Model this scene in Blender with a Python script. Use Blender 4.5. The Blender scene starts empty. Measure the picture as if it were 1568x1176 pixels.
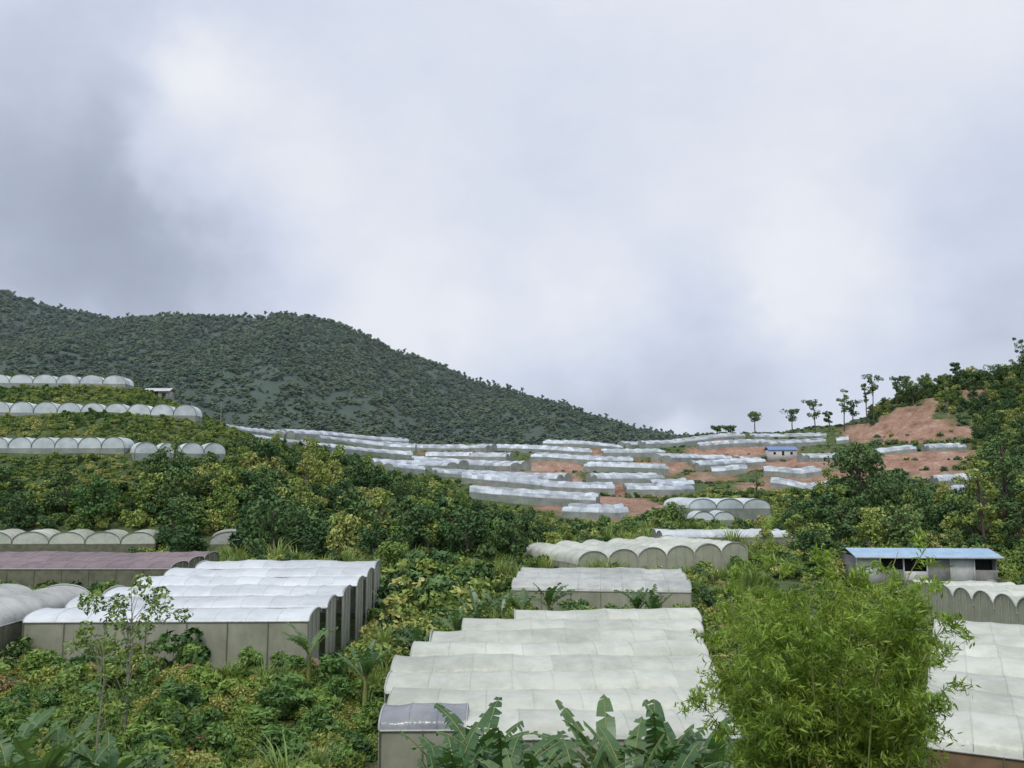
import bpy, math, random
import numpy as np
from mathutils import Vector
rng = np.random.default_rng(7)
random.seed(7)
scene = bpy.context.scene
F = 1306.7
PITCH = math.radians(6.64)

# ---------------------------------------------------------------- survey helpers
def bearing(u, v):
    xc = (u - 784) / F; yc = (588 - v) / F
    y = math.cos(PITCH) - yc * math.sin(PITCH)
    z = math.sin(PITCH) + yc * math.cos(PITCH)
    return xc / y, z / y
def S(u, v, d):
    a, b = bearing(u, v)
    return (a * d, d, b * d)

# ---------------------------------------------------------------- terrain
CP = []
for x in (-60, -20, 0, 20, 60):
    CP.append((x, -30, -2)); CP.append((x, 2, -2.2))
for x in (-20, -7, 0, 7, 20): CP.append((x, 9, -5.2))
for x, z in ((-25, -7.6), (-10, -7.6), (0, -7.9), (10, -8.2), (25, -8)): CP.append((x, 15, z))
for x, z in ((-30, -8.8), (-16, -9.2), (-8, -9.6), (0, -10.8), (10, -11.5), (30, -11)): CP.append((x, 25, z))
for x, z in ((-45, -10.5), (-25, -11), (-10, -12), (0, -13), (15, -13), (35, -12.5)): CP.append((x, 36, z))
for x, z in ((-60, -11), (-40, -11.5), (-20, -11.8), (0, -13), (15, -13), (30, -13), (50, -12)): CP.append((x, 55, z))
for x, z in ((-80, -10.5), (-50, -11.3), (-20, -11.8), (0, -12.2), (20, -12.5), (50, -12.4), (80, -11)): CP.append((x, 80, z))
for x, z in ((-110, -9), (-60, -11), (-30, -11), (0, -11.5), (20, -12.3), (50, -12.2), (90, -10)): CP.append((x, 110, z))
def cpuv(*L):
    for (u, v, d) in L: CP.append(S(u, v, d))
cpuv((-300, 845, 145), (0, 845, 145), (240, 848, 145), (500, 850, 145), (750, 850, 145), (1000, 825, 145), (1250, 835, 145), (1560, 810, 145), (1900, 800, 145),
     (-300, 690, 177), (0, 692, 177), (190, 694, 177), (350, 730, 177), (550, 800, 177), (750, 820, 177), (1000, 805, 177), (1250, 800, 190), (1560, 770, 190), (1900, 740, 190),
     (-300, 625, 200), (0, 634, 200), (300, 642, 203), (420, 705, 210), (600, 760, 215), (800, 800, 210), (960, 795, 210), (1150, 790, 215), (1350, 780, 225),
     (-300, 570, 225), (0, 588, 225), (190, 592, 225), (270, 628, 228), (-300, 560, 245), (0, 577, 245), (180, 586, 242),
     (340, 656, 300), (420, 690, 265), (500, 664, 345), (680, 678, 385), (850, 684, 405), (960, 690, 415), (560, 715, 290), (620, 705, 330), (700, 722, 300), (800, 745, 270),
     (900, 765, 240), (900, 710, 340), (1000, 740, 290), (1100, 752, 265), (1200, 745, 280), (1100, 700, 370), (1200, 690, 390), (1300, 755, 265),
     (1060, 668, 450), (1130, 662, 450), (1200, 658, 450), (1290, 655, 440), (1340, 640, 432), (1400, 608, 430), (1440, 598, 430), (1500, 587, 430), (1568, 578, 430), (1750, 560, 430),
     (1568, 655, 380), (1480, 680, 350), (1400, 700, 330), (1350, 668, 400), (1568, 745, 260), (1450, 745, 270), (1800, 700, 260), (1800, 620, 360))
for (x, y, z) in ((-400, 330, -5), (-250, 340, 0), (-150, 420, 0), (-60, 480, 0), (60, 500, 5), (140, 540, 8), (230, 560, 25), (400, 560, 35),
                  (-500, 700, -5), (-200, 700, -5), (100, 700, -5), (400, 700, 0), (700, 700, 10), (-600, 200, 10), (-400, 250, 20), (-250, 245, 22), (500, 300, 20), (500, 150, -5), (-400, 60, -8), (400, 60, -8)):
    CP.append((x, y, z))
CP = np.array(CP, float)
def warp(x, y):
    yy = np.clip(y, -32, 760) + 42
    return np.clip(x / yy, -2.2, 2.2), np.log(yy) * 1.0
cx, cy = warp(CP[:, 0], CP[:, 1])
n = len(CP)
R = np.hypot(cx[:, None] - cx[None], cy[:, None] - cy[None])
A = np.zeros((n + 3, n + 3)); A[:n, :n] = R + np.eye(n) * -0.004
A[:n, n] = 1; A[:n, n + 1] = cx; A[:n, n + 2] = cy; A[n:, :n] = A[:n, n:].T
Wt = np.linalg.solve(A, np.r_[CP[:, 2], 0, 0, 0])
def sstep(a, b, t):
    t = np.clip((t - a) / (b - a), 0, 1); return t * t * (3 - 2 * t)
def wav(x, y, s, seed=0.0):
    r = 0
    for k, (a, f) in enumerate(((1, 1), (.6, 1.93), (.35, 3.7), (.2, 7.1))):
        t = 1.3 * k + seed
        r = r + a * np.sin(f * s * (x * math.cos(t) + y * math.sin(t)) + 2.1 * k + seed) * np.cos(f * s * (-x * math.sin(t * 1.7) + y * math.cos(t * 1.7)) + seed * 3 + k)
    return r
def H(x, y):
    x = np.asarray(x, float); y = np.asarray(y, float)
    sh = np.broadcast(x, y).shape
    x = np.broadcast_to(x, sh).ravel(); y = np.broadcast_to(y, sh).ravel()
    out = np.empty(x.shape)
    for i in range(0, len(x), 40000):
        a, b = warp(x[i:i + 40000], y[i:i + 40000])
        out[i:i + 40000] = np.hypot(a[:, None] - cx[None], b[:, None] - cy[None]) @ Wt[:n] + Wt[n] + Wt[n + 1] * a + Wt[n + 2] * b
    out = np.clip(out, -16, 75)
    z = out + wav(x, y, 0.05) * 0.25 * sstep(20, 60, y) + wav(x, y, .025, 2) * .8 * sstep(230, 300, y)
    az = x / np.maximum(y, 1)
    tz = sstep(235, 262, y) * (1 - sstep(440, 480, y)) * sstep(-.42, -.30, az) * (1 - sstep(.5, .62, az) * .7) * .85
    q = z / 4.2; f = q - np.floor(q)
    zt = 4.2 * (np.floor(q) + sstep(.55, .95, f))
    z = z * (1 - tz) + zt * tz
    far = sstep(620, 760, y)
    z = z * (1 - far) - 8 * far
    return z.reshape(sh)
def H1(x, y): return float(H(np.array([x]), np.array([y]))[0])
def on_ground(u, v, d0=120, d1=600):
    a, b = bearing(u, v)
    d = np.linspace(d0, d1, 500)
    g = H(a * d, d) - b * d
    k = np.argmax(g >= 0) if (g >= 0).any() else int(np.argmax(g))
    return a * d[k], float(d[k])

# ---------------------------------------------------------------- materials
def new_mat(name):
    m = bpy.data.materials.new(name); m.use_nodes = True
    nt = m.node_tree; nt.nodes.clear()
    return m, nt, nt.nodes, nt.links
def add(nt, t, **kw):
    nd = nt.nodes.new(t)
    for k, v in kw.items(): setattr(nd, k, v)
    return nd
def mixc(nt, a, b, f, bt='MIX'):
    m = nt.nodes.new('ShaderNodeMix'); m.data_type = 'RGBA'; m.blend_type = bt
    for s, v in ((m.inputs[0], f), (m.inputs[6], a), (m.inputs[7], b)):
        if hasattr(v, 'is_output'): nt.links.new(v, s)
        elif isinstance(v, (tuple, list)): s.default_value = (*v, 1) if len(v) == 3 else v
        else: s.default_value = v
    return m.outputs[2]
def mth(nt, op, a, b=0.0, c=0.0, clamp=False):
    m = nt.nodes.new('ShaderNodeMath'); m.operation = op; m.use_clamp = clamp
    for s, v in zip(m.inputs, (a, b, c)):
        if hasattr(v, 'is_output'): nt.links.new(v, s)
        else: s.default_value = v
    return m.outputs[0]
def wnoise(nt, scale, detail=3, vec=None, rough=.55):
    if vec is None:
        g = nt.nodes.new('ShaderNodeNewGeometry'); vec = g.outputs['Position']
    nz = nt.nodes.new('ShaderNodeTexNoise'); nz.inputs['Scale'].default_value = scale
    nz.inputs['Detail'].default_value = detail; nz.inputs['Roughness'].default_value = rough
    nt.links.new(vec, nz.inputs['Vector'])
    return nz.outputs['Fac']
def ramp(nt, fac, stops):
    r = nt.nodes.new('ShaderNodeValToRGB'); e = r.color_ramp.elements
    while len(e) < len(stops): e.new(.5)
    for el, (p, c) in zip(e, stops):
        el.position = p; el.color = (*c, 1) if len(c) == 3 else c
    nt.links.new(fac, r.inputs[0]); return r.outputs[0]

def leaf_mat(name, cols, nscale=.08, trans=.3, lvamp=.7, rough=.55, gain=1.0, rnd=.65):
    m, nt, N, L = new_mat(name)
    cols = [tuple(x * gain for x in c) for c in cols]
    nf = wnoise(nt, nscale, 2)
    oi = nt.nodes.new('ShaderNodeObjectInfo')
    f = mth(nt, 'ADD', mth(nt, 'MULTIPLY', nf, 1.3), mth(nt, 'MULTIPLY', oi.outputs['Random'], rnd))
    f = mth(nt, 'SUBTRACT', f, .12 + rnd / 2, clamp=True)
    k = len(cols)
    c = ramp(nt, f, [(.08 + .84 * i / (k - 1), cols[i]) for i in range(k)])
    at = add(nt, 'ShaderNodeAttribute', attribute_name='lv')
    br = mth(nt, 'MULTIPLY_ADD', at.outputs['Fac'], lvamp, 1 - lvamp * .5)
    cc = nt.nodes.new('ShaderNodeVectorMath'); cc.operation = 'SCALE'
    L.new(c, cc.inputs[0]); L.new(br, cc.inputs['Scale'])
    if trans > 0:
        b = nt.nodes.new('ShaderNodeBsdfDiffuse'); L.new(cc.outputs[0], b.inputs[0])
        t = nt.nodes.new('ShaderNodeBsdfTranslucent')
        tc = mixc(nt, cc.outputs[0], (1.25, 1.3, .6), 1.0, 'MULTIPLY'); L.new(tc, t.inputs[0])
        gl = nt.nodes.new('ShaderNodeBsdfGlossy'); gl.inputs['Roughness'].default_value = rough; gl.inputs[0].default_value = (.8, .85, .9, 1)
        m2 = nt.nodes.new('ShaderNodeMixShader'); m2.inputs[0].default_value = .035
        ms = nt.nodes.new('ShaderNodeMixShader'); ms.inputs[0].default_value = trans
        L.new(b.outputs[0], ms.inputs[1]); L.new(t.outputs[0], ms.inputs[2])
        L.new(ms.outputs[0], m2.inputs[1]); L.new(gl.outputs[0], m2.inputs[2]); out = m2.outputs[0]
    else:
        b = nt.nodes.new('ShaderNodeBsdfDiffuse'); L.new(cc.outputs[0], b.inputs[0]); out = b.outputs[0]
    o = nt.nodes.new('ShaderNodeOutputMaterial'); L.new(out, o.inputs[0])
    return m
def plain_mat(name, c1, c2=None, scale=1.5, rough=.8, metal=0, bump=0.0, stretch=None):
    m, nt, N, L = new_mat(name)
    if c2 is None: c2 = tuple(x * .7 for x in c1)
    vec = None
    if stretch:
        g = nt.nodes.new('ShaderNodeNewGeometry'); mp = nt.nodes.new('ShaderNodeMapping')
        mp.inputs['Scale'].default_value = stretch; L.new(g.outputs['Position'], mp.inputs[0]); vec = mp.outputs[0]
    f = wnoise(nt, scale, 5, vec, .65)
    c = ramp(nt, f, [(.32, c2), (.66, c1)])
    b = nt.nodes.new('ShaderNodeBsdfPrincipled'); L.new(c, b.inputs['Base Color'])
    b.inputs['Roughness'].default_value = rough; b.inputs['Metallic'].default_value = metal
    if bump:
        bp = nt.nodes.new('ShaderNodeBump'); bp.inputs['Strength'].default_value = bump
        L.new(f, bp.inputs['Height']); L.new(bp.outputs[0], b.inputs['Normal'])
    o = nt.nodes.new('ShaderNodeOutputMaterial'); L.new(b.outputs[0], o.inputs[0]); return m
def film_mat(name, c1, c2, rough=.38, trans=.2, scale=.8):
    m, nt, N, L = new_mat(name)
    at = add(nt, 'ShaderNodeAttribute', attribute_name='lv')
    f = wnoise(nt, scale, 5, rough=.65); f2 = wnoise(nt, .15, 2)
    fa = mth(nt, 'ADD', mth(nt, 'MULTIPLY', f, .6), mth(nt, 'MULTIPLY', f2, .4))
    c = ramp(nt, fa, [(.38, c2), (.58, c1)])
    br = mth(nt, 'MULTIPLY_ADD', at.outputs['Fac'], .22, .88)
    cc = nt.nodes.new('ShaderNodeVectorMath'); cc.operation = 'SCALE'; L.new(c, cc.inputs[0]); L.new(br, cc.inputs['Scale'])
    b = nt.nodes.new('ShaderNodeBsdfPrincipled'); L.new(cc.outputs[0], b.inputs['Base Color'])
    b.inputs['Roughness'].default_value = rough; b.inputs['Specular IOR Level'].default_value = .5
    bp = nt.nodes.new('ShaderNodeBump'); bp.inputs['Strength'].default_value = .35; bp.inputs['Distance'].default_value = .14
    L.new(wnoise(nt, 2.2, 3), bp.inputs['Height']); L.new(bp.outputs[0], b.inputs['Normal'])
    out = b.outputs[0]
    if trans > 0:
        t = nt.nodes.new('ShaderNodeBsdfTranslucent'); L.new(cc.outputs[0], t.inputs[0])
        ms = nt.nodes.new('ShaderNodeMixShader'); ms.inputs[0].default_value = trans
        L.new(b.outputs[0], ms.inputs[1]); L.new(t.outputs[0], ms.inputs[2]); out = ms.outputs[0]
    o = nt.nodes.new('ShaderNodeOutputMaterial'); L.new(out, o.inputs[0]); return m

M_shrub = leaf_mat('shrub_leaves', [(.07, .12, .03), (.13, .185, .04), (.195, .225, .055), (.26, .245, .075)], .16, .25, .9, gain=1.6)
M_shrub2 = leaf_mat('broad_shrub_leaves', [(.045, .095, .03), (.09, .16, .04), (.17, .23, .055)], .25, .25, .8, gain=1.7)
M_red = leaf_mat('rust_leaves', [(.18, .12, .06), (.26, .17, .08), (.3, .24, .11)], .3, .25, .8, gain=1.2)
M_mid = leaf_mat('hillside_leaves', [(.045, .085, .03), (.085, .125, .037), (.145, .18, .05), (.225, .225, .085)], .05, 0, .8, gain=2.0)
M_tree = leaf_mat('tree_leaves', [(.034, .064, .029), (.052, .088, .037), (.088, .128, .047)], .04, 0, .8, gain=1.95)
M_light = leaf_mat('light_tree_leaves', [(.09, .14, .04), (.145, .185, .05), (.21, .215, .075)], .06, 0, .8, gain=1.8)
M_far = leaf_mat('ridge_leaves', [(.045, .072, .044), (.062, .095, .052), (.09, .125, .062)], .02, 0, gain=2.0)
M_mtn = leaf_mat('mountain_leaves', [(.075, .115, .095), (.092, .135, .105), (.115, .16, .11), (.14, .185, .115)], .007, 0, .4, rnd=.8, gain=1.05)  # forest green with distance haze painted in as a bluish tint
M_reed = leaf_mat('reed_blades', [(.12, .19, .045), (.17, .24, .07), (.25, .29, .10)], .3, gain=1.3)
M_bamb = leaf_mat('bamboo_leaves', [(.10, .17, .022), (.155, .235, .03), (.24, .30, .05)], .9, .35, .9, gain=1.4)
M_bamby = leaf_mat('bamboo_young_leaves', [(.26, .30, .06), (.33, .35, .09), (.4, .38, .13)], .7, .35)
M_ban = leaf_mat('banana_leaf', [(.05, .11, .045), (.075, .15, .06), (.12, .195, .08)], .8, .3, .5, .35, gain=1.2)
M_dead = leaf_mat('dead_leaf', [(.13, .075, .06), (.2, .13, .09), (.26, .18, .11)], .8, .2)
M_bark = plain_mat('bark', (.13, .105, .08), (.06, .05, .04), 4, .9, bump=.5)
M_pale = plain_mat('pale_bark', (.34, .31, .26), (.2, .18, .15), 4, .9)
M_culm = plain_mat('bamboo_culm', (.28, .30, .10), (.17, .21, .06), 6, .5)
M_film = film_mat('white_film', (.84, .88, .91), (.68, .73, .76))
M_cream = film_mat('cream_film', (.78, .80, .70), (.57, .60, .51))
M_grey = film_mat('grey_film', (.45, .47, .50), (.3, .32, .35), .22)
M_lgrey = film_mat('old_film', (.64, .65, .61), (.42, .44, .41), .35)
M_terr = film_mat('terrace_film', (.62, .68, .73), (.34, .39, .44), .4, 0, .3)
M_arch = film_mat('arch_film', (.70, .76, .78), (.46, .52, .54), .4, 0, .35)
M_brownfilm = film_mat('brown_shade_net', (.25, .19, .20), (.16, .125, .13), .7, 0)
M_net = plain_mat('khaki_netting', (.40, .40, .32), (.24, .25, .18), .6, .9, stretch=(1, 1, .6))
M_netd = plain_mat('dark_netting', (.2, .2, .14), (.11, .12, .08), 1.2, .9)
M_netg = plain_mat('grey_netting', (.34, .37, .34), (.19, .22, .19), .35, .9)
M_netc = plain_mat('cream_netting', (.42, .43, .32), (.32, .33, .24), .7, .9)
M_steel = plain_mat('galvanised_steel', (.5, .51, .5), (.38, .38, .38), 3, .5, .1)
M_brown = plain_mat('brown_wall', (.26, .17, .10), (.17, .11, .065), 1.2, .9)
M_blue = plain_mat('blue_roof_sheet', (.38, .54, .70), (.26, .40, .56), .8, .45)
M_dark = plain_mat('painted_interior_dark', (.02, .022, .025), (.012, .012, .014), 1, .9)  # near-black paint standing in for the shade inside openings
M_white = plain_mat('white_paint', (.62, .63, .62), (.45, .46, .45), 1, .7)

# ---------------------------------------------------------------- mesh building
class MB:
    def __init__(s): s.v = []; s.q = []; s.m = []; s.l = []; s.n = 0
    def addq(s, V, Q, mat=0, lv=None):
        V = np.asarray(V, float).reshape(-1, 3); Q = np.asarray(Q, int).reshape(-1, 4)
        s.v.append(V); s.q.append(Q + s.n); s.n += len(V)
        s.m.append(np.full(len(Q), mat)); s.l.append(np.full(len(Q), .5) if lv is None else np.broadcast_to(lv, (len(Q),)).astype(float))
    def quad(s, a, b, c, d, mat=0): s.addq([a, b, c, d], [[0, 1, 2, 3]], mat)
    def tube(s, pts, rad, mat=0, k=6):
        pts = np.asarray(pts, float); m = len(pts); rad = np.broadcast_to(rad, (m,))
        t = np.gradient(pts, axis=0); t /= np.linalg.norm(t, axis=1)[:, None] + 1e-9
        ref = np.where(np.abs(t[:, 2:3]) > .9, [[1., 0, 0]], [[0, 0, 1.]])
        a = np.cross(t, ref); a /= np.linalg.norm(a, axis=1)[:, None] + 1e-9; b = np.cross(t, a)
        th = np.arange(k) * 2 * math.pi / k
        V = pts[:, None] + rad[:, None, None] * (a[:, None] * np.cos(th)[None, :, None] + b[:, None] * np.sin(th)[None, :, None])
        i = np.arange(m - 1)[:, None] * k; j = np.arange(k)[None]
        Q = np.stack([i + j, i + (j + 1) % k, i + k + (j + 1) % k, i + k + j], -1)
        s.addq(V, Q, mat)
    def box(s, c, h, mat=0, ax=(1, 0), rz=None):
        c = np.array(c, float); ex = np.array([ax[0], ax[1], 0.]); ey = np.array([-ax[1], ax[0], 0.]); ez = np.array([0, 0, 1.])
        V = [c + sx * h[0] * ex + sy * h[1] * ey + sz * h[2] * ez for sz in (-1, 1) for sx, sy in ((-1, -1), (1, -1), (1, 1), (-1, 1))]
        s.addq(V, [[0, 3, 2, 1], [4, 5, 6, 7], [0, 1, 5, 4], [1, 2, 6, 5], [2, 3, 7, 6], [3, 0, 4, 7]], mat)
    def lump(s, c, r, mat=0, nu=9, nv=6, flat=.75, rough=.18):
        u = np.arange(nu) * 2 * math.pi / nu; v = np.linspace(.03, math.pi - .03, nv)
        U, V_ = np.meshgrid(u, v)
        rr = r * (1 + rough * rng.normal(size=U.shape))
        P = np.stack([rr * np.sin(V_) * np.cos(U), rr * np.sin(V_) * np.sin(U), rr * np.cos(V_) * flat], -1) + np.asarray(c)
        i = np.arange(nv - 1)[:, None] * nu; j = np.arange(nu)[None]
        s.addq(P, np.stack([i + j, i + nu + j, i + nu + (j + 1) % nu, i + (j + 1) % nu], -1), mat, rng.random((nv - 1) * nu))
    def leaves(s, C, out, L, W, mat=0, nb=(.6, .5, .7), droop=0):
        C = np.asarray(C, float); k = len(C)
        nrm = nb[0] * out + nb[1] * np.array([0, 0, 1.]) + nb[2] * rng.normal(size=(k, 3))
        nrm /= np.linalg.norm(nrm, axis=1)[:, None] + 1e-9
        r = rng.normal(size=(k, 3)); r[:, 2] -= droop
        d = np.cross(nrm, np.cross(r, nrm)); d /= np.linalg.norm(d, axis=1)[:, None] + 1e-9
        w = np.cross(nrm, d)
        Ls = (L * rng.uniform(.6, 1.3, k))[:, None]; Ws = (W * rng.uniform(.6, 1.3, k))[:, None]
        V = np.stack([C - d * Ls / 2, C + w * Ws / 2 - d * Ls * .08, C + d * Ls / 2, C - w * Ws / 2 - d * Ls * .08], 1)
        s.addq(V, np.arange(4 * k).reshape(k, 4), mat, rng.random(k))
    def mesh(s, name, mats, smooth=False):
        V = np.concatenate(s.v); Q = np.concatenate(s.q); Mi = np.concatenate(s.m); Lv = np.concatenate(s.l)
        me = bpy.data.meshes.new(name)
        me.vertices.add(len(V)); me.vertices.foreach_set('co', V.astype(np.float32).ravel())
        me.loops.add(len(Q) * 4); me.loops.foreach_set('vertex_index', Q.astype(np.int32).ravel())
        me.polygons.add(len(Q)); me.polygons.foreach_set('loop_start', np.arange(len(Q), dtype=np.int32) * 4)
        me.polygons.foreach_set('loop_total', np.full(len(Q), 4, np.int32))
        for m in mats: me.materials.append(m)
        me.polygons.foreach_set('material_index', Mi.astype(np.int32))
        if smooth: me.polygons.foreach_set('use_smooth', np.ones(len(Q), bool))
        me.update(calc_edges=True)
        a = me.attributes.new('lv', 'FLOAT', 'FACE'); a.data.foreach_set('value', Lv.astype(np.float32))
        me.validate()
        return me
def obj(name, me, parent=None, loc=(0, 0, 0), rz=0, sc=1):
    o = bpy.data.objects.new(name, me); scene.collection.objects.link(o)
    o.location = loc; o.rotation_euler = (0, 0, rz); o.scale = (sc, sc, sc) if not isinstance(sc, tuple) else sc
    if parent: o.parent = parent
    return o
def empty(name, loc=(0, 0, 0)):
    e = bpy.data.objects.new(name, None); e.empty_display_size = .5; scene.collection.objects.link(e); e.location = loc; return e

# ---------------------------------------------------------------- ground sheet
def axis_y():
    a = list(np.arange(-60, 0, 4)) + list(np.arange(0, 60, 1.)) + list(np.arange(60, 130, 1.5)) + list(np.arange(130, 480, 1.25)) + list(np.arange(480, 760, 6))
    t = 760.
    while t < 9000: a.append(t); t *= 1.12
    return np.array(a)
def axis_x():
    a = list(np.arange(0, 40, 1.5)) + list(np.arange(40, 330, 3.))
    t = 330.
    while t < 7000: a.append(t); t *= 1.12
    a = np.array(a); return np.r_[-a[:0:-1], a]
gx, gy = axis_x(), axis_y()
GX, GY = np.meshgrid(gx, gy); GZ = H(GX, GY)
nx, ny = len(gx), len(gy)
idx = np.arange(nx * ny).reshape(ny, nx)
Q = np.stack([idx[:-1, :-1], idx[:-1, 1:], idx[1:, 1:], idx[1:, :-1]], -1).reshape(-1, 4)
gb = MB(); gb.addq(np.stack([GX, GY, GZ], -1), Q)
SOIL = []
for (u, v, r, w) in ((1350, 657, 12, 1), (1375, 645, 12, 1), (1440, 660, 15, 1), (1320, 665, 12, 1), (1465, 664, 12, 1), (1490, 606, 6, .9), (1400, 668, 14, 1), (1415, 655, 10, 1), (1130, 690, 20, 1), (1210, 715, 19, 1), (1260, 725, 19, .95), (1400, 718, 19, 1), (1440, 700, 19, 1),
                     (1360, 700, 14, 1), (870, 715, 18, 1), (855, 720, 16, 1), (810, 745, 17, 1), (920, 700, 17, 1), (960, 755, 17, 1), (890, 820, 9, .9), (660, 690, 15, .9), (1000, 715, 16, 1),
                     (1180, 690, 16, 1), (1300, 700, 14, 1), (1240, 700, 16, 1), (940, 742, 17, 1), (1100, 735, 12, .8), (780, 725, 16, 1), (1430, 614, 5, .8), (1330, 720, 14, 1), (730, 700, 14, .9),
                     (905, 772, 15, 1), (940, 790, 14, 1), (840, 735, 16, 1), (1180, 740, 14, .9), (1440, 735, 12, .9), (1070, 700, 13, .9), (880, 690, 12, .8), (880, 755, 15, 1), (980, 775, 12, .9)):
    x, y = on_ground(u, v, 180); SOIL.append((x, y, r, w))
SOIL = np.array(SOIL)
def soil(x, y):
    x = np.asarray(x, float); y = np.asarray(y, float)
    d = np.hypot(x[..., None] - SOIL[:, 0], (y[..., None] - SOIL[:, 1]) * .7)
    d = d + (wav(x, y, .16, 1.) * 4.5 + wav(x, y, .5, 2.3) * 2)[..., None]
    return np.max(SOIL[:, 3] * (1 - sstep(.55, 1.05, d / SOIL[:, 2])), axis=-1)
gm, nt, N, L = new_mat('ground_cover')
at = add(nt, 'ShaderNodeAttribute', attribute_name='soil')
g1 = ramp(nt, wnoise(nt, .6, 6, rough=.7), [(.32, (.04, .075, .022)), (.5, (.085, .13, .04)), (.68, (.17, .19, .075))])
s1 = ramp(nt, wnoise(nt, .14, 7, rough=.8), [(.32, (.15, .09, .06)), (.44, (.34, .195, .135)), (.55, (.43, .27, .195)), (.70, (.60, .49, .42))])
c = mixc(nt, g1, s1, at.outputs['Fac'])
b = nt.nodes.new('ShaderNodeBsdfPrincipled'); L.new(c, b.inputs['Base Color']); b.inputs['Roughness'].default_value = .95
bp = nt.nodes.new('ShaderNodeBump'); bp.inputs['Distance'].default_value = 2.2; L.new(wnoise(nt, .5, 6), bp.inputs['Height']); L.new(bp.outputs[0], b.inputs['Normal'])
o = nt.nodes.new('ShaderNodeOutputMaterial'); L.new(b.outputs[0], o.inputs[0])
me = gb.mesh('ground', [gm], True)
sv = np.zeros(nx * ny); msk = (GY.ravel() > 170) & (GY.ravel() < 560)
sv[msk] = soil(GX.ravel()[msk], GY.ravel()[msk])
a = me.attributes.new('soil', 'FLOAT', 'POINT'); a.data.foreach_set('value', sv.astype(np.float32))
obj('ground', me)

# ---------------------------------------------------------------- mountain
RU = [(-900, 380), (-500, 400), (-200, 415), (0, 446), (60, 469), (120, 480), (180, 492), (250, 485), (330, 485), (400, 487), (440, 481), (490, 489), (540, 506), (600, 536), (680, 563), (720, 585), (780, 600),
      (850, 622), (900, 640), (960, 656), (1040, 672), (1150, 690), (1400, 715), (1700, 730)]
YR = 1900.
rx = np.array([S(u, v, YR)[0] for u, v in RU]); rz = np.array([S(u, v, YR)[2] for u, v in RU])
def HM(x, y):
    yr = YR + 90 * np.sin(x / 260.)
    base = np.interp(x * YR / yr, rx, rz) * yr / YR
    t = (y - 760) / (yr - 760)
    f = np.where(t < 1, np.clip(t, 0, 1) ** 1.05 * .97 + .03 * np.clip(t, 0, 1) ** 6, 1 - .55 * (t - 1))
    f = np.where(t < 0, t, f)
    sp = wav(x, y * .45, .0085, .7) * 44 * np.clip(t, 0, 1) * np.clip(1 - t, 0, 1) * 2.6 + wav(x, y * .6, .03, 1.7) * 7 * np.clip(1 - np.abs(t), 0, 1)
    return base * f + sp - 9 * (1 - np.clip(t, 0, 1))
mx = np.arange(-2600, 1500, 16.); my = np.arange(740, 2500, 16.)
MX, MY = np.meshgrid(mx, my); MZ = HM(MX, MY)
ii = np.arange(MX.size).reshape(MX.shape)
Q = np.stack([ii[:-1, :-1], ii[:-1, 1:], ii[1:, 1:], ii[1:, :-1]], -1).reshape(-1, 4)
mb = MB(); mb.addq(np.stack([MX, MY, MZ], -1), Q)
M_mbase = plain_mat('mountain_undergrowth_hazed', (.075, .11, .085), (.055, .085, .07), .02, .95)  # bluish green: undergrowth colour with aerial haze mixed into it
obj('mountain', mb.mesh('mountain', [M_mbase], True))

# thin valley haze: a real, very faint scattering volume between the terraces and the mountain
hz, nt, N, L = new_mat('valley_haze')
vs = nt.nodes.new('ShaderNodeVolumeScatter'); vs.inputs['Color'].default_value = (.80, .92, 1, 1); vs.inputs['Density'].default_value = 6e-5; vs.inputs['Anisotropy'].default_value = 0
o = nt.nodes.new('ShaderNodeOutputMaterial'); L.new(vs.outputs[0], o.inputs['Volume'])
hb = MB(); hb.box((-200, 1500, 480), (3000, 900, 560))
obj('haze', hb.mesh('haze', [hz]))

# ---------------------------------------------------------------- plant prototypes
def clumps(b, cen, rad, nl, L, W, mat, flat=.75):
    for c, r in zip(cen, rad):
        k = max(8, int(nl * rng.uniform(.7, 1.2)))
        d = rng.normal(size=(k, 3)); d /= np.linalg.norm(d, axis=1)[:, None]
        rr = r * rng.uniform(.35, 1.0, k) ** .5
        P = c + d * rr[:, None] * np.array([1, 1, flat])
        b.leaves(P, d, L, W, mat)
def bush(name, r, h, K, nl, L, W, mat):
    b = MB()
    cen = []; rad = []
    for i in range(K):
        a = rng.uniform(0, 2 * math.pi); q = math.sqrt(rng.uniform(0, 1)) * r * .75
        zz = h * rng.uniform(.15, .75) * (1 - .5 * (q / r) ** 2)
        cen.append(np.array([q * math.cos(a), q * math.sin(a), zz])); rad.append(r * rng.uniform(.28, .48))
    clumps(b, cen, rad, nl, L, W, 0)
    for c in cen[:5]: b.tube([(0, 0, -.3), c * .5 + np.array([0, 0, .1]), c], [.035 * r, .025 * r, .01 * r], 1, 4)
    return b.mesh(name, [mat, M_bark])
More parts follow.
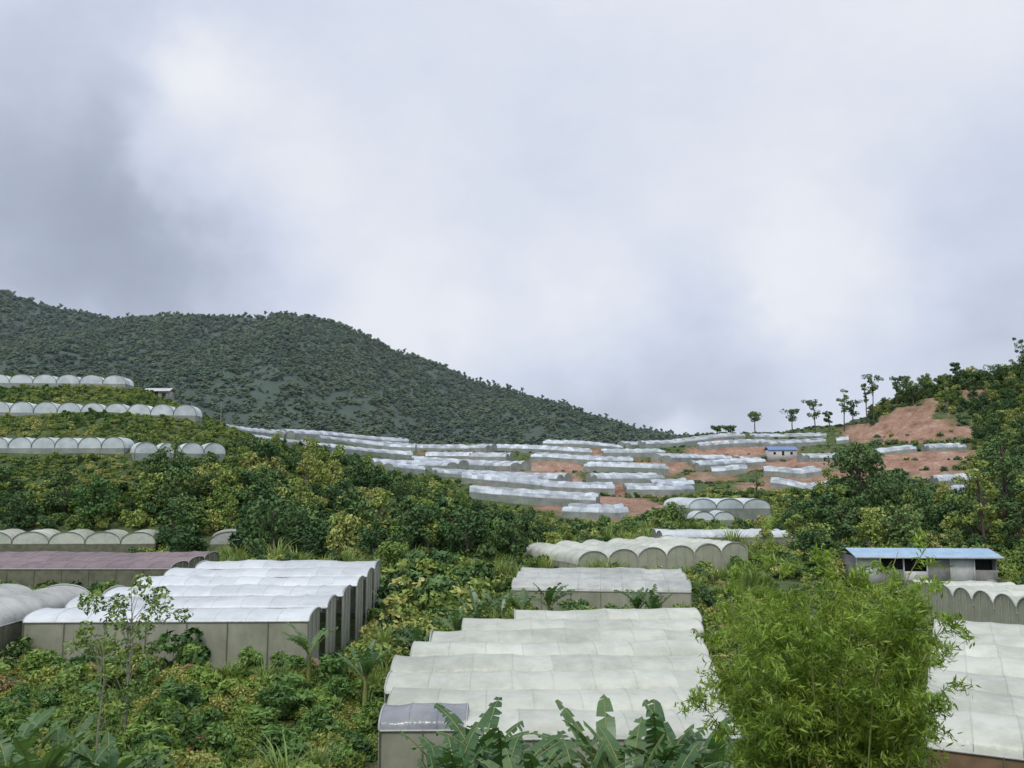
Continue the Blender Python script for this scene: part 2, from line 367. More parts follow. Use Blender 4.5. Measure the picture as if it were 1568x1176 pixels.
def tree(name, h, r, bare, K, nl, L, W, mat, bark, umbrella=0., crad=(.25, .42), trunk_r=None, core=False):
    b = MB(); tr = trunk_r or h * .016
    lean = rng.normal(size=2) * h * .04
    top = np.array([lean[0], lean[1], h * .88])
    pts = [np.array([0, 0, -1.]), np.array([0, 0, 0.]), np.array([lean[0] * .3, lean[1] * .3, h * .35]), np.array([lean[0] * .5 + .02 * h, lean[1] * .7, h * .62]), top]
    b.tube(pts, [tr * 1.6, tr * 1.25, tr, tr * .7, tr * .2], 1, 7)
    cen = []; rad = []
    for i in range(K):
        z = rng.uniform(bare, 1.) if umbrella == 0 else 1 - (1 - bare) * rng.random() ** (1 + umbrella)
        t = (z - bare) / (1 - bare)
        prof = math.sqrt(max(.05, 1 - (2 * t - .8) ** 2 / 1.6)) if umbrella == 0 else (.45 + .55 * t)
        a = rng.uniform(0, 2 * math.pi); q = r * prof * rng.uniform(.2, .95)
        c = np.array([lean[0] * z + q * math.cos(a), lean[1] * z + q * math.sin(a), h * z * .93])
        cen.append(c); rad.append(r * rng.uniform(*crad))
        s = np.array([lean[0] * z * .6, lean[1] * z * .6, h * max(bare * .8, z - .22)])
        b.tube([s, (s + c) / 2 + np.array([0, 0, .03 * h]), c], [tr * .4, tr * .22, tr * .06], 1, 4)
        if core: b.lump(c, rad[-1] * .95, 0)
    clumps(b, cen, rad, nl, L, W, 0, .7)
    return b.mesh(name, [mat, bark])
def proto_coll(name, meshes):
    c = bpy.data.collections.new(name)
    for i, me in enumerate(meshes):
        o = bpy.data.objects.new('%s_%c' % (name, 97 + i), me); c.objects.link(o)
    return c
C_shrub = proto_coll('shrub_kind', [bush('shrub', 1.0, 1.5, 13, 120, .20, .11, M_shrub), bush('shrub', 1.1, 1.2, 12, 150, .17, .08, M_shrub), bush('shrub', .9, 1.9, 14, 70, .42, .21, M_shrub2),
                                    bush('shrub', 1.1, 1.5, 14, 170, .13, .07, M_shrub), bush('shrub', .8, 2.3, 12, 80, .32, .13, M_shrub2), bush('shrub', .7, 1.3, 9, 100, .16, .08, M_red)])
C_bush = proto_coll('bush_kind', [bush('bush', 1.0, 1.2 + .3 * i, 10, 55, .33, .18, M_mid) for i in range(3)] + [bush('bush', .9, 2.0, 10, 55, .36, .2, M_tree), bush('bush', .9, 1.7, 10, 55, .36, .2, M_light)])
C_tree = proto_coll('tree_kind', [tree('broadleaf', 7, 2.8, .12, 24, 70, .5, .32, M_tree, M_bark), tree('broadleaf', 8, 2.7, .15, 26, 70, .55, .34, M_tree, M_bark),
                                  tree('broadleaf', 6, 3.0, .1, 24, 70, .48, .3, M_mid, M_bark), tree('broadleaf', 8.5, 2.4, .12, 24, 70, .5, .3, M_tree, M_bark), tree('broadleaf', 9, 2.2, .2, 22, 60, .5, .26, M_light, M_pale)])
C_ridge = proto_coll('ridge_kind', [bush('ridge_bush', 1.2, 1.3, 8, 34, .55, .34, M_far), bush('ridge_bush', 1.0, 1.6, 8, 34, .5, .3, M_mid), bush('ridge_bush', 1.3, 1.1, 8, 34, .55, .34, M_far)])
C_mtn = proto_coll('forest_kind', [tree('forest_tree', 15, 6.5, .3, 8, 9, 2.4, 1.6, M_mtn, M_bark, core=True, crad=(.35, .5)), tree('forest_tree', 18, 6., .4, 7, 9, 2.4, 1.6, M_mtn, M_bark, core=True, crad=(.35, .5)),
                                   tree('forest_tree', 13, 7, .25, 8, 9, 2.4, 1.6, M_mtn, M_bark, core=True, crad=(.35, .5)), tree('forest_tree', 24, 5.5, .5, 6, 12, 2.2, 1.4, M_mtn, M_bark, core=True, crad=(.3, .42))])
def reed(name, nb, h):
    b = MB()
    for i in range(nb):
        a = rng.uniform(0, 6.28); q = rng.uniform(0, .4); az = rng.uniform(0, 6.28); ln = h * rng.uniform(.6, 1.1); bend = rng.uniform(.15, .6) * ln
        p0 = np.array([q * math.cos(a), q * math.sin(a), -.1]); dr = np.array([math.cos(az), math.sin(az), 0]); w = np.array([-dr[1], dr[0], 0]) * .035
        P = [p0 + dr * bend * t ** 2 + np.array([0, 0, ln * (t - .25 * t ** 3)]) for t in (0, .35, .7, 1)]
        V = []
        for t, p in zip((.7, 1, .7, .1), P): V += [p - w * t, p + w * t]
        b.addq(V, [[0, 1, 3, 2], [2, 3, 5, 4], [4, 5, 7, 6]], 0, rng.random())
    return b.mesh(name, [M_reed])
C_reed = proto_coll('reed_kind', [reed('reed', 70, 2.0), reed('reed', 80, 1.5), reed('reed', 60, 2.5)])

def scatter(name, P, rz, sc, ix, coll):
    me = bpy.data.meshes.new(name); k = len(P)
    me.vertices.add(k); me.vertices.foreach_set('co', np.asarray(P, np.float32).ravel())
    a = me.attributes.new('rz', 'FLOAT', 'POINT'); a.data.foreach_set('value', np.asarray(rz, np.float32))
    a = me.attributes.new('sc', 'FLOAT_VECTOR', 'POINT'); a.data.foreach_set('vector', np.asarray(sc, np.float32).ravel())
    a = me.attributes.new('ix', 'INT', 'POINT'); a.data.foreach_set('value', np.asarray(ix, np.int32))
    ng = bpy.data.node_groups.new(name + '_scatter', 'GeometryNodeTree')
    ng.interface.new_socket('Geometry', in_out='INPUT', socket_type='NodeSocketGeometry'); ng.interface.new_socket('Geometry', in_out='OUTPUT', socket_type='NodeSocketGeometry')
    gi = ng.nodes.new('NodeGroupInput'); go = ng.nodes.new('NodeGroupOutput')
    ip = ng.nodes.new('GeometryNodeInstanceOnPoints'); ci = ng.nodes.new('GeometryNodeCollectionInfo')
    ci.inputs['Collection'].default_value = coll; ci.inputs['Separate Children'].default_value = True; ci.inputs['Reset Children'].default_value = True
    def na(nm, ty):
        q = ng.nodes.new('GeometryNodeInputNamedAttribute'); q.data_type = ty; q.inputs[0].default_value = nm; return q.outputs[0]
    cb = ng.nodes.new('ShaderNodeCombineXYZ'); er = ng.nodes.new('FunctionNodeEulerToRotation')
    lk = ng.links.new
    lk(gi.outputs[0], ip.inputs['Points']); lk(ci.outputs[0], ip.inputs['Instance']); ip.inputs['Pick Instance'].default_value = True
    lk(na('ix', 'INT'), ip.inputs['Instance Index']); lk(na('rz', 'FLOAT'), cb.inputs['Z']); lk(cb.outputs[0], er.inputs[0]); lk(er.outputs[0], ip.inputs['Rotation'])
    lk(na('sc', 'FLOAT_VECTOR'), ip.inputs['Scale']); lk(ip.outputs[0], go.inputs[0])
    o = obj(name, me); md = o.modifiers.new('scatter', 'NODES'); md.node_group = ng
    return o

# ---------------------------------------------------------------- greenhouses
FOOT = []   # footprints (cx,cy,ax,ay,halfA,halfB)
def greenhouse(name, org, ang, spans, w, length, eave, base_h, rise, film, net, endnet=None, a0=None, a1=None, dz=0.0, hoop=2.0, hoops=True, foot=True, margin=0.0):
    """tunnels run along direction ang; spans stacked along +90deg of it. org=(x,y)"""
    A_ = np.array([math.cos(ang), math.sin(ang), 0]); B_ = np.array([-math.sin(ang), math.cos(ang), 0]); Z = np.array([0, 0, 1.])
    O = np.array([org[0], org[1], eave], float)
    e = empty(name, tuple(O)); O0 = O * 0
    rf = MB(); wl = MB(); st = MB(); endnet = endnet or net
    a0 = a0 or [0] * spans; a1 = a1 or [length] * spans
    J = 12; th = np.linspace(0, math.pi, J + 1)
    for i in range(spans):
        s0, s1 = a0[i], a1[i]; nh = max(1, int(round((s1 - s0) / hoop))); per = 4
        t = np.linspace(s0, s1, nh * per + 1); kb = np.arange(nh * per + 1)
        sag = np.sin(math.pi * (kb % per) / per) ** 1.0
        amp = np.repeat(rng.uniform(.02, .14, nh), per); amp = np.r_[amp, amp[-1]]
        wob = .07 * np.sin(t * .35 + i * 2.1) + .04 * np.sin(t * 1.1 + i)
        zo = dz * i
        ac = i * w + (1 - np.cos(th)) / 2 * w
        hh = rise * np.sin(th) ** .85
        V = O0 + t[:, None, None] * A_ + ac[None, :, None] * B_ + (zo + wob[:, None] * np.sin(th)[None] + hh[None, :] * (1 - (sag * amp)[:, None] * .6) - (sag * amp)[:, None] * .3)[..., None] * Z
        m = len(t); ii = np.arange(m * (J + 1)).reshape(m, J + 1)
        Qd = np.stack([ii[:-1, :-1], ii[:-1, 1:], ii[1:, 1:], ii[1:, :-1]], -1)
        lv = np.repeat(rng.random(nh), per)[:, None] * .7 + .1 + np.zeros((m - 1, J)) + rng.uniform(-.3, .3)
        rf.addq(V, Qd.reshape(-1, 4), 0, lv.ravel())
        if hoops:
            for q in range(nh + 1):
                tt = s0 + (s1 - s0) * q / nh; wb = .07 * math.sin(tt * .35 + i * 2.1) + .04 * math.sin(tt * 1.1 + i)
                P = [O0 + tt * A_ + a * B_ + (zo + h + wb * math.sin(t_) + .005) * Z for a, h, t_ in zip(ac, hh, th)]
                st.tube(P, .022, 1, 4)
        for tt, sgn in ((s0, 1), (s1, -1)):
            off_ = O0 + (tt + sgn * .06) * A_
            Pt = np.array([off_ + a * B_ + (zo + h * .97) * Z for a, h in zip(ac, hh)])
            Pm = np.array([off_ + a * B_ + (zo - .05) * Z for a in ac])
            Pb = np.array([off_ + a * B_ + (zo - base_h - dz * i) * Z for a in ac])
            k = J + 1
            wl.addq(np.concatenate([Pt, Pm]), [[j, j + 1, k + j + 1, k + j] for j in range(J)], 2 if not hoops else 1)
            wl.addq(np.concatenate([Pm, Pb]), [[j, j + 1, k + j + 1, k + j] for j in range(J)], 1)
            if hoops:
                for a in (0.05, w * .33, w * .66):
                    p = O0 + (tt - sgn * .02) * A_ + (i * w + a) * B_
                    st.tube([p - (base_h) * Z, p + (zo + (rise * .8 if .1 < a else 0)) * Z], .035, 0, 4)
            P = [O0 + (tt - sgn * .03) * A_ + a * B_ + (zo + h) * Z for a, h in zip(ac, hh)]
            st.tube(P, .05, 0 if hoops else 2, 4)
        g0 = O0 + s0 * A_ + (i * w) * B_ + (zo - .03) * Z; g1 = O0 + s1 * A_ + (i * w) * B_ + (zo - .03) * Z
        st.tube([g0, (g0 + g1) / 2, g1], .05, 0, 5)
    for i_, off in ((0, 0.04), (spans - 1, w - .04)):
        s0, s1 = a0[i_], a1[i_]; b_ = i_ * w + off; nseg = max(2, int((s1 - s0) / 2.5)); zo = dz * i_
        V = []
        for q in range(nseg + 1):
            p = O0 + (s0 + (s1 - s0) * q / nseg) * A_ + b_ * B_
            V += [p - base_h * Z, p + (zo - .02) * Z]
            pp = p + (-.07 if off < 1 else .07) * B_
            st.tube([pp - base_h * Z, pp + zo * Z], .025, 2, 4)
        wl.addq(V, [[2 * q, 2 * q + 2, 2 * q + 3, 2 * q + 1] for q in range(nseg)], 0)
    obj('roof_film', rf.mesh('roof_film', [film], True), e)
    obj('netting_walls', wl.mesh('netting_walls', [net, endnet, film]), e)
    obj('steel_frame', st.mesh('steel_frame', [M_steel, film, M_netd]), e)
    lo, hi = min(a0), max(a1)
    c = O + A_ * ((lo + hi) / 2 - margin / 2) + B_ * spans * w / 2
    if foot: FOOT.append((c[0], c[1], A_[0], A_[1], (hi - lo) / 2 + 1.0 + margin / 2, spans * w / 2 + 1.2))
    return e
greenhouse('greenhouse', (-31, 55.5), math.radians(1.5), 6, 4.0, 19, -8.75, 3.3, .5, M_film, M_net, a0=[0, .7, 1.4, 2.0, 2.8, 4], a1=[18.0, 18.4, 18.8, 19.2, 19.4, 19.5], dz=.27)
greenhouse('greenhouse', (-31.8, 52), math.radians(90), 3, 4.2, 14, -8.8, 3, 1.2, M_lgrey, M_netd, M_netd, hoop=2)
greenhouse('shade_house', (-62, 84), 0, 3, 4.5, 29, -8.2, 3, .5, M_brownfilm, M_netd, dz=.1)
greenhouse('greenhouse', (-5.3, 35.6), math.radians(1.2), 8, 3.25, 17, -10.2, 2.9, .56, M_cream, M_net, a0=[3.4, -.1, -.6, -.7, 0, .8, 2.6, 6], a1=[14.5, 15, 15.5, 16, 16.5, 17, 17.8, 18.5], dz=.14, hoop=2.1)
greenhouse('greenhouse', (-5.4, 36.2), math.radians(1.2), 1, 2.6, 3.5, -10.0, 2.6, .6, M_grey, M_net, foot=False, hoop=1.2)
greenhouse('greenhouse', (0, 84), math.radians(-6), 3, 4.4, 17, -10.2, 2.1, .9, M_lgrey, M_net, dz=.1)
def arch_row(name, u0, u1, v, d0, d1, w, depth, film, net, h=2.2, rise=1.6, endnet=None, v1=None, ground=False, margin=0.):
    if ground:
        g0 = on_ground(u0, v + 8, d0 - 12, d0 + 25); g1 = on_ground(u1, (v1 or v) + 8, d1 - 12, d1 + 25)
        p0 = np.array([*g0, H1(*g0) + h * .85]); p1 = np.array([*g1, H1(*g1) + h * .85])
    else:
        p0 = np.array(S(u0, v, d0)); p1 = np.array(S(u1, v1 or v, d1))
    dv = p1 - p0; Lh = math.hypot(dv[0], dv[1]); ang = math.atan2(dv[1], dv[0]); k = max(1, int(round(Lh / w)))
    return greenhouse(name, (p1[0], p1[1]), ang + math.pi / 2, k, Lh / k, depth, p1[2], h + abs(p0[2] - p1[2]), rise, film, net, endnet, dz=(p0[2] - p1[2]) / k, hoops=d0 < 130, margin=margin)
arch_row('greenhouse', 885, 1145, 866, 106, 116, 4.0, 16, M_cream, M_netc, v1=848)
arch_row('greenhouse', 1055, 1180, 778, 165, 168, 5.2, 14, M_arch, M_netg, 2.5, 1.8)
arch_row('greenhouse', 1062, 1125, 796, 158, 158, 4.2, 6, M_arch, M_netg, 2.5, 1.5)
arch_row('greenhouse', 1385, 1640, 908, 88, 62, 3.4, 8, M_cream, M_netc, 2.3, 1.3, v1=955)
arch_row('greenhouse', -40, 238, 832, 138, 144, 5.6, 9, M_cream, M_netd, 2.4, 1.9, margin=4)
arch_row('greenhouse', 320, 385, 832, 142, 144, 5.5, 8, M_lgrey, M_netd, 2.4, 2.0, margin=4)
arch_row('greenhouse', -60, 300, 632, 198, 204, 5.2, 6, M_arch, M_netg, 1.8, 2.6, ground=True, v1=638)
arch_row('greenhouse', -60, 192, 586, 224, 228, 5.4, 7, M_arch, M_netg, 1.7, 2.3, ground=True, v1=588)
arch_row('greenhouse', -60, 190, 688, 176, 180, 4.9, 5, M_arch, M_netg, 1.6, 2.3, ground=True)
arch_row('greenhouse', 205, 345, 700, 180, 186, 4.9, 5, M_arch, M_netg, 2.2, 2.3, ground=True)
greenhouse('greenhouse', (15.8, 34), math.radians(-27), 7, 4.3, 26, -10.0, 3.4, .85, M_cream, M_brown, M_brown, hoop=1.6)
greenhouse('greenhouse', (23, 132), math.radians(2), 2, 4.5, 20, -8.2, 2.6, .9, M_film, M_net)

# ---------------------------------------------------------------- terrace greenhouses following the contours
RIB = []
def ribbon(name, uv, wid=6.5, nspan=2, film=M_terr, d0=265, d1=600, eh=1.7):
    P = []
    for u, v in uv: P.append(on_ground(u, v, d0, d1))
    P = np.array(P)
    seg = np.r_[0, np.cumsum(np.hypot(*np.diff(P, axis=0).T))]; tot = seg[-1]
    t = np.arange(0, tot, 2.5)
    X = np.interp(t, seg, P[:, 0]); Y = np.interp(t, seg, P[:, 1])
    if len(X) > 12:
        ker = np.ones(11) / 11
        X = np.convolve(np.pad(X, 5, 'edge'), ker, 'valid'); Y = np.convolve(np.pad(Y, 5, 'edge'), ker, 'valid')
    Zg = H(X, Y)
    if len(X) > 12: Zg = np.convolve(np.pad(Zg, 6, 'edge'), np.ones(13) / 13, 'valid')
    RIB.append(np.stack([X, Y], 1))
    e = empty(name, (float(X[0]), float(Y[0]), float(Zg[0]))); O = np.array([X[0], Y[0], Zg[0]])
    rf = MB(); wl = MB(); st = MB()
    T = np.stack([np.gradient(X), np.gradient(Y)], 1); T /= np.linalg.norm(T, axis=1)[:, None] + 1e-9
    Nn = np.stack([-T[:, 1], T[:, 0]], 1); Nn *= np.where(Nn[:, 1:2] < 0, -1, 1)
    i = 0
    while i < len(X) - 3:
        ln = int(rng.integers(8, 28)); j = min(i + ln, len(X) - 1)
        if j - i < 3: break
        lift = rng.uniform(-.35, .35); sl = slice(i, j)
        k = j - i
        for s in range(nspan):
            th = np.linspace(0, math.pi, 9); w = wid * rng.uniform(.9, .97)
            ac = s * wid + (1 - np.cos(th)) / 2 * w; hh = 1.05 * np.sin(th) ** .85
            zb = (Zg[sl] + lift + eh + s * .75)
            V = np.zeros((k, 9, 3))
            V[..., 0] = X[sl, None] + Nn[sl, 0, None] * ac; V[..., 1] = Y[sl, None] + Nn[sl, 1, None] * ac; V[..., 2] = zb[:, None] + hh + (np.arange(k) % 2)[:, None] * .26 * np.sin(th) + rng.uniform(-.08, .08, (k, 1))
            ii = np.arange(k * 9).reshape(k, 9)
            rf.addq(V - O, np.stack([ii[:-1, :-1], ii[:-1, 1:], ii[1:, 1:], ii[1:, :-1]], -1).reshape(-1, 4), 0, np.repeat(rng.uniform(-1.2, 1.2, k - 1) + rng.uniform(-.6, .4), 8))
            for c_ in (0, 8):
                top = V[:, c_].copy(); top[:, 2] -= .02; bot = top.copy(); bot[:, 2] -= eh + 2.0 + s
                W = np.stack([bot, top], 1).reshape(-1, 3)
                wl.addq(W - O, [[2 * q, 2 * q + 2, 2 * q + 3, 2 * q + 1] for q in range(k - 1)], 0)
            for c_ in (0, k - 1):
                top = V[c_].copy(); bot = top.copy(); bot[:, 2] = top[0, 2] - eh - 2
                W = np.concatenate([top, bot]); wl.addq(W - O, [[q, q + 1, 10 + q, 9 + q] for q in range(8)], 0)
            for q in range(0, k, 2):
                st.tube(V[q] - O + np.array([0, 0, .03]), .06, 0, 3)
        for q in range(0, k, 2):
            p = np.array([X[i + q], Y[i + q], 0]) - np.array([Nn[i + q, 0], Nn[i + q, 1], 0]) * .1
            z1 = Zg[i + q] + lift + eh
            st.tube([p + [0, 0, z1 - eh - 2] - O, p + [0, 0, z1] - O], .07, 0, 3)
        i = j - 1 + (0 if rng.random() < .55 else 2)
    obj('roof_film', rf.mesh('roof_film', [film], False), e)
    obj('netting_walls', wl.mesh('netting_walls', [M_netg], False), e)
    obj('steel_frame', st.mesh('steel_frame', [M_steel], False), e)
TG = 'terrace_greenhouse'
for uv in (((330, 656), (400, 666), (480, 672), (560, 677), (680, 688), (760, 693)),
           ((365, 680), (470, 688), (600, 697), (700, 706), (800, 714)),
           ((590, 722), (660, 728), (760, 736), (880, 746)),
           ((690, 744), (780, 750), (870, 762)),
           ((830, 770), (900, 774), (960, 780)),
           ((740, 690), (850, 696), (960, 702), (1040, 700)),
           ((440, 664), (560, 670), (650, 676)),
           ((980, 688), (1080, 677), (1180, 671), (1290, 668)),
           ((1020, 714), (1110, 708), (1170, 704)),
           ((1180, 748), (1240, 758), (1300, 750)),
           ((1230, 708), (1320, 702), (1400, 695), (1500, 688)),
           ((1090, 730), (1160, 724)),
           ((880, 722), (960, 724), (1050, 726)),
           ((1170, 690), (1240, 680), (1320, 676)),
           ((900, 742), (980, 742), (1040, 740)),
           ((620, 708), (720, 716), (800, 726)),
           ((800, 706), (880, 710), (990, 712)),
           ((1060, 692), (1130, 687), (1200, 682)),
           ((960, 770), (1030, 764), (1080, 758)),
           ((1170, 730), (1230, 734), (1290, 728)),
           ((820, 684), (900, 690), (970, 694)),
           ((480, 680), (560, 686), (660, 694)),
           ((560, 712), (640, 718), (700, 722)),
           ((1060, 722), (1130, 717), (1200, 712)),
           ((960, 680), (1020, 678)),
           ((1010, 754), (1080, 748))):
    ribbon(TG, uv, wid=4 + rng.uniform(0, 1.2))
ribbon(TG, ((1360, 770), (1430, 774), (1580, 750)), d0=200, wid=5)
ribbon(TG, ((1420, 748), (1500, 744), (1600, 734)), d0=215, wid=5)
ribbon(TG, ((860, 794), (920, 796), (985, 794)), d0=200, wid=4, nspan=2)
ribbon(TG, ((700, 762), (760, 766), (850, 776), (960, 784)), d0=225, wid=4, nspan=2)

# ---------------------------------------------------------------- buildings
def shed(name, u, v, d, length, depth, h, rz, roofm, wallm):
    x, y, z = S(u, v, d); e = empty(name, (x, y, z)); e.rotation_euler = (0, 0, rz)
    w = MB(); hw = length / 2
    w.box((0, depth / 2, h / 2 - .8), (hw, .08, h / 2 + .8), 0); w.box((-hw + .08, 0, h / 2 - .8), (.08, depth / 2 - .1, h / 2 + .8), 0); w.box((hw - .08, 0, h / 2 - .8), (.08, depth / 2 - .1, h / 2 + .8), 0)
    nb = max(3, int(length / 2.6)); bw = length / nb
    for i in range(nb):
        cx_ = -hw + (i + .5) * bw
        k = i % 4
        if k in (0, 3): w.box((cx_, -depth / 2, h / 2 - .8), (bw / 2 - .06, .06, h / 2 + .75), 0 if k else 2)
        elif k == 1: w.box((cx_, -depth / 2, -.2), (bw / 2 - .06, .06, 1.1), 0)
        else:
            w.box((cx_, -depth / 2, -.2), (bw / 2 - .06, .06, .9), 2); w.box((cx_, -depth / 2 - .03, 1.6), (.35, .03, .4), 1)
        w.box((-hw + i * bw, -depth / 2 - .05, h / 2 - .6), (.07, .1, h / 2 + .6), 2)
    w.box((0, 0, h * .45), (hw - .3, depth / 2 - .8, h * .42), 1)  # solid dark block painted as the shade inside the shed
    obj('walls', w.mesh('walls', [wallm, M_dark, M_white]), e)
    r = MB(); n_ = int(length / .25); xs = np.linspace(-hw - .4, hw + .4, n_)
    for (y0, z0, y1, z1) in ((-depth / 2 - .8, h + .05, 0, h + .85), (0, h + .85, depth / 2 + .5, h + .15)):
        V = []
        for i, xx in enumerate(xs): o_ = .035 * (i % 2); V += [(xx, y0, z0 + o_), (xx, y1, z1 + o_)]
        r.addq(V, [[2 * i, 2 * i + 2, 2 * i + 3, 2 * i + 1] for i in range(n_ - 1)], 0)
    r.box((0, -depth / 2 - .82, h - .02), (hw + .4, .03, .1), 1)
    obj('roof', r.mesh('roof', [roofm, M_white]), e)
    FOOT.append((x, y - 2, math.cos(rz), math.sin(rz), hw + 1, depth / 2 + 5))
M_wallg = plain_mat('weathered_wall', (.30, .30, .28), (.17, .17, .16), 1, .9)
shed('blue_roof_shed', 1405, 880, 108, 16.5, 6, 2.4, math.radians(-4), M_blue, M_wallg)
M_blue2 = plain_mat('bright_blue_sheet', (.16, .28, .55), (.12, .22, .42), 1, .5)
xx, yy = on_ground(1196, 700, 300)
def hut(name, x, y, l, d_, h, roofm, wallm, rz=0):
    z = H1(x, y); e = empty(name, (x, y, z)); e.rotation_euler = (0, 0, rz)
    w = MB(); w.box((0, 0, h / 2 - 1), (l / 2, d_ / 2, h / 2 + 1), 0)
    for i in (-.3, .0, .3): w.box((i * l, -d_ / 2 - .03, h * .5), (.5, .04, .55 if i else .9), 1)
    obj('walls', w.mesh('walls', [wallm, M_dark]), e)
    r = MB(); y0 = d_ / 2 + .5; x0 = l / 2 + .4; rz_ = h + d_ * .25
    r.quad((-x0, -y0, h - .1), (x0, -y0, h - .1), (x0, 0, rz_), (-x0, 0, rz_)); r.quad((-x0, 0, rz_), (x0, 0, rz_), (x0, y0, h - .1), (-x0, y0, h - .1))
    obj('roof', r.mesh('roof', [roofm]), e)
hut('farm_hut', xx, yy, 12, 6, 3, M_blue2, M_white)
x_, y_, _ = S(245, 582, 243); hut('farm_hut', x_, y_, 7, 4, 2.2, M_white, M_wallg)

# ---------------------------------------------------------------- vegetation scatters
def free(x, y, pad=0.):
    ok = np.ones(len(x), bool)
    for (a, b_, ax, ay, ha, hb) in FOOT:
        dx = x - a; dy = y - b_
        ok &= ~((np.abs(dx * ax + dy * ay) < ha + pad) & (np.abs(-dx * ay + dy * ax) < hb + pad))
    return ok
RB = np.concatenate(RIB)
def ribfree(x, y, f0=5.5, b0=10):
    ok = np.ones(len(x), bool)
    for i in range(len(x)):
        dx = RB[:, 0] - x[i]; dy = y[i] - RB[:, 1]      # dy<0: in front of the row
        if ((np.abs(dx) < 2.5) & (dy > -f0) & (dy < b0)).any(): ok[i] = False
    return ok
CAPU = [-900, 0, 190, 300, 400, 500, 600, 700, 800, 900, 1000, 1060, 1180, 1200, 1300, 1450, 1568, 1800, 2600]
CAPV = [690, 700, 700, 690, 664, 678, 712, 752, 785, 808, 790, 800, 790, 768, 710, 745, 700, 650, 600]
def zcap(x, y):
    """upper limit of the canopy surface (pruned / naturally low valley growth)"""
    u = 784 + x / y * F * .99
    v = np.interp(u, CAPU, CAPV)
    return y * np.tan(np.arctan((588 - v) / F) + PITCH)
def place(N_, y0, y1, az0, az1, dens=None, pad=0.):
    y = rng.uniform(y0 ** 1.5, y1 ** 1.5, N_) ** (1 / 1.5); x = y * rng.uniform(az0, az1, N_)
    ok = free(x, y, pad)
    if dens is not None: ok &= rng.random(N_) < dens(x, y)
    return x[ok], y[ok]
def do(name, x, y, s, coll, nk, sink=.15, w=None):
    z = H(x, y) - sink; k = len(x)
    sc = np.stack([s * rng.uniform(.85, 1.2, k), s * rng.uniform(.85, 1.2, k), s * rng.uniform(.8, 1.2, k)], 1)
    scatter(name, np.stack([x, y, z], 1), rng.uniform(0, 6.28, k), sc, rng.choice(nk, k, p=w), coll)
BW = [.24, .24, .22, .18, .12]
x, y = place(2000, 9, 54, -.85, .85, pad=-.3)
do('shrubbery', x, y, rng.uniform(.5, 1.3, len(x)) * np.where(y < 14, .7, 1) * np.where((x > -8) & (y > 24), .7, 1), C_shrub, 6, w=[.22, .2, .18, .18, .16, .06])
x, y = place(1500, 12, 60, -.85, .85, pad=-1.0)
do('low_undergrowth', x, y, rng.uniform(.3, .55, len(x)), C_shrub, 6, w=[.22, .22, .16, .22, .12, .06])
x, y = place(6000, 54, 140, -.9, .95, pad=-.2)
uu = 784 + x / y * F
do('valley_bushes', x, y, rng.uniform(.7, 1.8, len(x)) * np.where((x > 25) & (y < 110), .55, 1) * np.where((uu > 595) & (uu < 760) & (y > 75), 1.4, 1) * np.where((uu > 740) & (uu < 1250) & (y > 60) & (y < 106), .7, 1)
   * np.where((uu < 400) & (y > 105), .55, 1), C_bush, 5, w=BW)
x, y = place(10500, 138, 262, -.85, .85)
ok = ~((y > 200) & ~ribfree(x, y)) & (soil(x, y) < .4); x, y = x[ok], y[ok]
uu = 784 + x / y * F
do('hillside_bushes', x, y, rng.uniform(1.0, 2.2, len(x)) * np.where((x < -60) & (y > 164), .5, 1) * np.where((uu > 680) & (uu < 1080) & (y > 185), .5, 1), C_bush, 5, w=BW)
x, y = place(9000, 158, 262, -.85, -.28)
do('hillside_undergrowth', x, y, rng.uniform(.3, .7, len(x)), C_bush, 5, w=BW)
def dens_t(x, y):
    u = 784 + x / y * F
    d = np.full(len(x), .5)
    d = np.where((u > 230) & (u < 720), .9, d); d = np.where((u > 1190), .7, d); d = np.where((u < 230) & (y > 158), .04, d)
    d = np.where((u < 400) & (y < 142), .02, d); d = np.where((u > 1380) & (y < 125), 0, d); d = np.where((u > 860) & (u < 1190) & (y < 135), .1, d)
    return d
x, y = place(2300, 112, 235, -.8, .8, dens_t, pad=1.5)
z = H(x, y); cap = zcap(x, y); room = cap - z
s = np.minimum(rng.uniform(.4, 1.35, len(x)), room / 8.2)
k = s > .3
do('hillside_trees', x[k], y[k], s[k], C_tree, 5, sink=.6, w=[.22, .2, .26, .17, .15])
def dens_r(x, y): return np.clip(1 - soil(x, y) * 1.9, 0.03, 1)
x, y = place(24000, 240, 520, -.8, .85, dens_r)
k = ribfree(x, y, 4.5, 9); x, y = x[k], y[k]
u = 784 + x / y * F
do('terrace_bushes', x, y, rng.uniform(.4, 1.2, len(x)) * np.where(u > 1330, 1.5, .8), C_ridge, 3)
x, y = place(2800, 260, 480, .42, .85, dens_r)
k = ribfree(x, y) & (soil(x, y) < .2) & (((x / y > .54) & (y < 400)) | (y > 402)); x, y = x[k], y[k]
do('ridge_trees', x, y, rng.uniform(.4, 1.25, len(x)) * np.where(x / y < .45, .7, 1), C_tree, 5)
x, y = place(1400, 34, 150, -.35, .3, pad=.3)
k = (y > 48) | (x > -9); x, y = x[k], y[k]
do('tall_grass', x, y, rng.uniform(.6, 1.3, len(x)) * np.where(y > 100, 1.6, 1), C_reed, 3)
